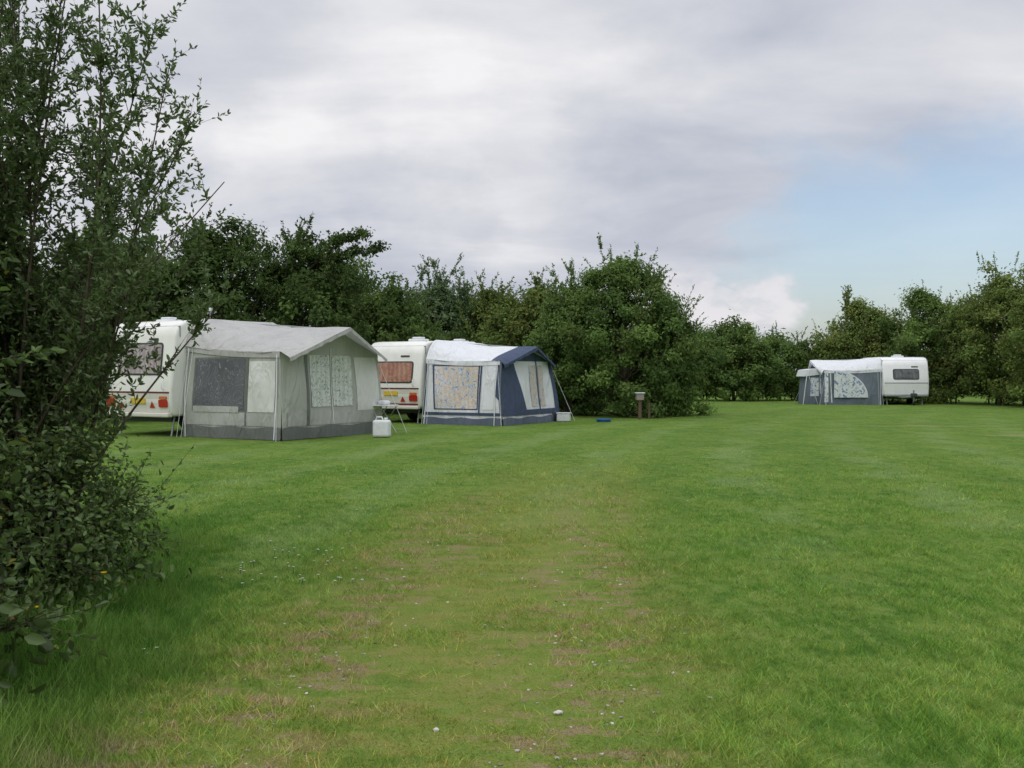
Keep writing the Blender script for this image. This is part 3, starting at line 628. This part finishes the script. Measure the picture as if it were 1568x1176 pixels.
awning('awning',(-2.56,31.58),R(-28.1),2.5,3.36,(1.94,1.88),2.52,2.33,(F_WHT,F_WHT,F_WSK,F_BLU,F_BLU),
  [('window_curtain',[(.17,.47),(.73,.47),(.73,1.70),(.12,1.72)],.018,F_PAT),('window_border',[(.145,.44),(.745,.44),(.745,1.74),(.09,1.76)],.010,F_BLU),
   ('corner_panel',[(.985,.28),(1.0,.28),(1.0,1.84),(.97,1.84)],.018,F_BLU),('lower_stripe',Qd(0,1,.28,.36),.024,F_BLU),('edge_stripe',[(0,.36),(.03,.36),(.02,1.88),(0,1.88)],.018,F_BLU),('strip',Qd(.755,.775,.36,1.8),.018,F_BLU),
   ('door_panel',Qd(.79,.96,.45,1.75),.012,F_WHT)],
  [('corner_panel',[(0,.28),(.42,.28),(.24,1.86),(0,1.85)],.014,F_BLU),('curtain_left',Qd(.52,.64,.5,1.75),.016,F_PAT),('divider',Qd(.655,.675,.3,1.95),.016,F_BLU),('curtain_right',Qd(.69,.78,.5,1.75),.016,F_PAT),
   ('end_panel',Qd(.93,1,.3,1.86),.014,F_BLU),('lower_stripe',Qd(0,1,.26,.42),.024,F_BLU),('gable',[(.05,1.87),(.95,1.87),(.55,2.2),(.45,2.2)],.014,F_BLU)],seed=2,skirt=.2,flare=.22,band=True,taper=.6)
a3=awning('awning',(17.75,50.5),R(-2),2.75,2.9,(1.72,1.66),2.28,2.18,(F_BGR,F_WHT,F_BGR,F_WHT,F_WHT),
  [('door_panel',Qd(.93,.985,.1,1.6),.014,F_PAT3),('piping',[(.86,.05),(.88,.05),(.905,1.6),(.885,1.6)],.018,F_WHT)],
  [('front_window',Qd(.15,.5,.5,1.6),.014,F_PAT3),('front_window_right',Qd(.55,.9,.5,1.6),.014,F_PAT3)],sx=-1,seed=3,skirt=.1,canopy=.3,flare=.06)
def fan(nm,r0,off,mat,par,cx=-2.3,cz=.35,rx=1.55,rz=1.25):
    V=[(cx,-off,cz)];k=20
    for i in range(k+1): a=math.pi/2*i/k; V.append((cx+rx*r0*math.cos(a),-off-.02,cz+rz*r0*math.sin(a)))
    pmesh(nm,V,[(0,i,i+1) for i in range(1,k+1)],mat,par)
fan('fan_window_piping',1.04,.11,F_WHT,a3); fan('fan_window',1.,.125,F_PAT3,a3)
e=empty('annex_tent',(14.35,51.3,0),R(-2))
pmesh('walls',[(0,0,0),(.75,0,0),(.75,0,1.5),(.1,0,1.45),(0,1.7,0),(.1,1.7,1.45),(.75,1.7,1.5),(.75,1.7,0)],[(0,1,2,3),(0,3,5,4),(4,5,6,7)],F_BGR,e)
pmesh('roof',[(-.08,-.06,1.36),(.8,-.06,1.46),(.8,-.06,1.78),(.02,-.06,1.68),(-.08,1.8,1.36),(.02,1.8,1.68),(.8,1.8,1.78),(.8,1.8,1.46)],[(0,1,2,3),(3,2,6,5),(0,3,5,4),(4,5,6,7)],F_WHT,e)
pmesh('window',[(.18,-.012,.4),(.6,-.012,.4),(.6,-.012,1.3),(.22,-.012,1.3)],[(0,1,2,3)],F_PAT3,e)
rods('stay',[[(.02,-.03,1.45),(-.25,-.4,0)],[(.1,-.02,1.45),(.55,-.02,0)]],.02,F_WHT,e,4)

# ------------------------------------------------------------ small things
e=empty('water_container',(-3.08,24.9,0),R(-12))
box('tank',-.2,.2,-.13,.13,0,.40,PLASTIC,e,.05); disc('cap',(.1,0,.43),.045,.05,PLASTIC,e,'Z',16,.008)
rods('handle',[[(-.15,0,.40),(-.13,0,.47),(.0,0,.47),(.03,0,.40)]],.018,PLASTIC,e)
e=empty('camping_table',(-3.25,26.6,0),R(-30))
box('top',-.3,.3,-.25,.25,.68,.71,PLASTIC,e,.01); rods('legs',[[(-.26,-.2,0),(.26,-.2,.68)],[(.26,-.2,0),(-.26,-.2,.68)],[(-.26,.2,0),(.26,.2,.68)],[(.26,.2,0),(-.26,.2,.68)]],.014,STEEL,e)
box('bowl',-.1,.14,-.12,.12,.712,.82,PLASTIC,e,.04)
e=empty('storage_box',(1.62,33.0,0),R(-15))
box('box',-.2,.2,-.14,.14,0,.24,PLASTIC,e,.03); box('lid',-.21,.21,-.15,.15,.243,.28,PLASTIC,e,.012)
e=empty('bucket',(1.28,33.2,0)); disc('pail',(0,0,.14),.14,.28,DGREY,e,'Z',20,.02); rods('handle',[[(-.13,0,.27),(0,0,.4),(.13,0,.27)]],.008,STEEL,e)
e=empty('water_bowl',(2.85,32.7,0)); disc('base',(0,0,.03),.22,.06,BLUEP,e,'Z',24,.02); disc('rim',(0,0,.075),.25,.03,BLUEP,e,'Z',24,.01)
e=empty('hookup_post',(4.2,34.6,0),R(10)); box('post',-.05,.05,-.05,.05,0,.78,WOOD,e,.008); box('socket_box',-.12,.12,-.10,.09,.62,.84,m_plain('box_brown',(.28,.25,.21)),e,.02); box('cover',-.15,.15,-.13,.11,.845,.88,PLASTIC,e,.01)
e=empty('wooden_post',(4.55,34.9,0)); box('post',-.04,.04,-.04,.04,0,.5,WOOD,e,.01)
box('cap',-.045,.045,-.045,.045,.502,.52,WOOD,e,.004)
e=empty('tv_aerial',(-7.45,26.0,0)); rods('mast',[[(0,0,0),(0,0,3.05)],[(-.12,-.05,2.98),(.14,.05,3.02)],[(-.08,.08,2.98),(-.08,-.1,2.98)],[(.08,.1,3.0),(.08,-.1,3.0)]],.014,STEEL,e); disc('pod',(0,0,3.08),.06,.08,PLASTIC,e,'Z',14,.015)

# ------------------------------------------------------------ sky / light
w=bpy.data.worlds.new('World'); scene.world=w; w.use_nodes=True; nt=w.node_tree; nt.nodes.clear()
w.cycles.sampling_method='NONE'
out=nt.nodes.new('ShaderNodeOutputWorld')
sun_el,sun_az=R(55),R(-150)   # azimuth measured clockwise from +Y
sky=N(nt,'ShaderNodeTexSky',sky_type='NISHITA'); sky.sun_disc=False; sky.sun_elevation=sun_el; sky.sun_rotation=sun_az; sky.air_density=1.; sky.dust_density=2.; sky.ozone_density=1.
v=N(nt,'ShaderNodeTexCoord').outputs['Generated']
sep=N(nt,'ShaderNodeSeparateXYZ'); nt.links.new(v,sep.inputs[0])
den=M(nt,'ADD',M(nt,'MAXIMUM',sep.outputs[2],0.),.20)
cmb=N(nt,'ShaderNodeCombineXYZ'); nt.links.new(M(nt,'DIVIDE',sep.outputs[0],den),cmb.inputs[0]); nt.links.new(M(nt,'DIVIDE',sep.outputs[1],den),cmb.inputs[1]); p=cmb.outputs[0]
n1=NOISE(nt,MAPV(nt,p,(1.,1.3,1),loc=(3.1,1.7,0)),1.3,6,.54,.35)
warp=VM(nt,'MULTIPLY',VM(nt,'SUBTRACT',NOISE(nt,MAPV(nt,v,(1,1,1.8)),5.,5,.6,out='Color'),(.5,.5,.5)),(.30,.30,.15))
vw=VM(nt,'NORMALIZE',VM(nt,'ADD',v,warp))
def blob(px,py,rin,rout):
    d=Vector(((px-784)/1611,1,(572-py)/1611)).normalized()
    return MR(nt,VM(nt,'DOT_PRODUCT',vw,tuple(d),out=1),math.cos(R(rout)),math.cos(R(rin)))
B=M(nt,'ADD',.54,M(nt,'MULTIPLY',M(nt,'SUBTRACT',n1,.5),1.4))
for px,py,ri,ro,a in ((560,160,0,8,.20),(820,20,0,13,.18),(420,270,0,6,.32),(540,400,0,9,-.32),(1180,250,0,12,-.14),(100,60,0,10,.15),(720,260,0,8,.12)):
    B=M(nt,'ADD',B,M(nt,'MULTIPLY',blob(px,py,ri,ro),a))
cl=RAMP(nt,B,[(0.,(.37,.41,.50)),(.35,(.53,.56,.64)),(.65,(.69,.70,.75)),(1.,(.90,.895,.91))])
blue=M(nt,'MAXIMUM',M(nt,'MAXIMUM',blob(1500,395,2.5,8),blob(1290,425,.5,7.5)),blob(1700,370,2,8))
bg1=N(nt,'ShaderNodeBackground'); bg1.inputs[1].default_value=.15; nt.links.new(sky.outputs[0],bg1.inputs[0])
wc=M(nt,'MAXIMUM',M(nt,'MAXIMUM',blob(1160,465,.3,1.8),blob(1090,470,.3,2.2)),blob(1030,480,.3,2.6)); 
cl=MIX(nt,M(nt,'MULTIPLY',wc,.8),cl,(.86,.83,.85))
bg2=N(nt,'ShaderNodeBackground'); nt.links.new(cl,bg2.inputs[0])
# overcast skies are brighter towards the zenith
nt.links.new(MR(nt,sep.outputs[2],.38,.85,1.,2.1),bg2.inputs[1])
mx=N(nt,'ShaderNodeMixShader'); nt.links.new(M(nt,'MULTIPLY',M(nt,'MULTIPLY',blue,.8),M(nt,'SUBTRACT',1.,M(nt,'MULTIPLY',wc,.9))),mx.inputs[0]); nt.links.new(bg2.outputs[0],mx.inputs[1]); nt.links.new(bg1.outputs[0],mx.inputs[2])
nt.links.new(mx.outputs[0],out.inputs[0])

sd=bpy.data.lights.new('sun','SUN'); sd.energy=.9; sd.angle=R(60); sd.color=(1,.955,.89)
so=bpy.data.objects.new('sun',sd); COL.objects.link(so)
dirv=Vector((math.sin(sun_az)*math.cos(sun_el),math.cos(sun_az)*math.cos(sun_el),math.sin(sun_el)))
so.rotation_euler=dirv.to_track_quat('Z','Y').to_euler(); so.location=dirv*50

cam=bpy.data.cameras.new('camera'); cam.lens=37; cam.sensor_width=36; cam.clip_end=2000; cam.clip_start=.05
co=bpy.data.objects.new('camera',cam); COL.objects.link(co); co.location=(0,0,1.5); co.rotation_euler=(R(90-.57),0,0); scene.camera=co
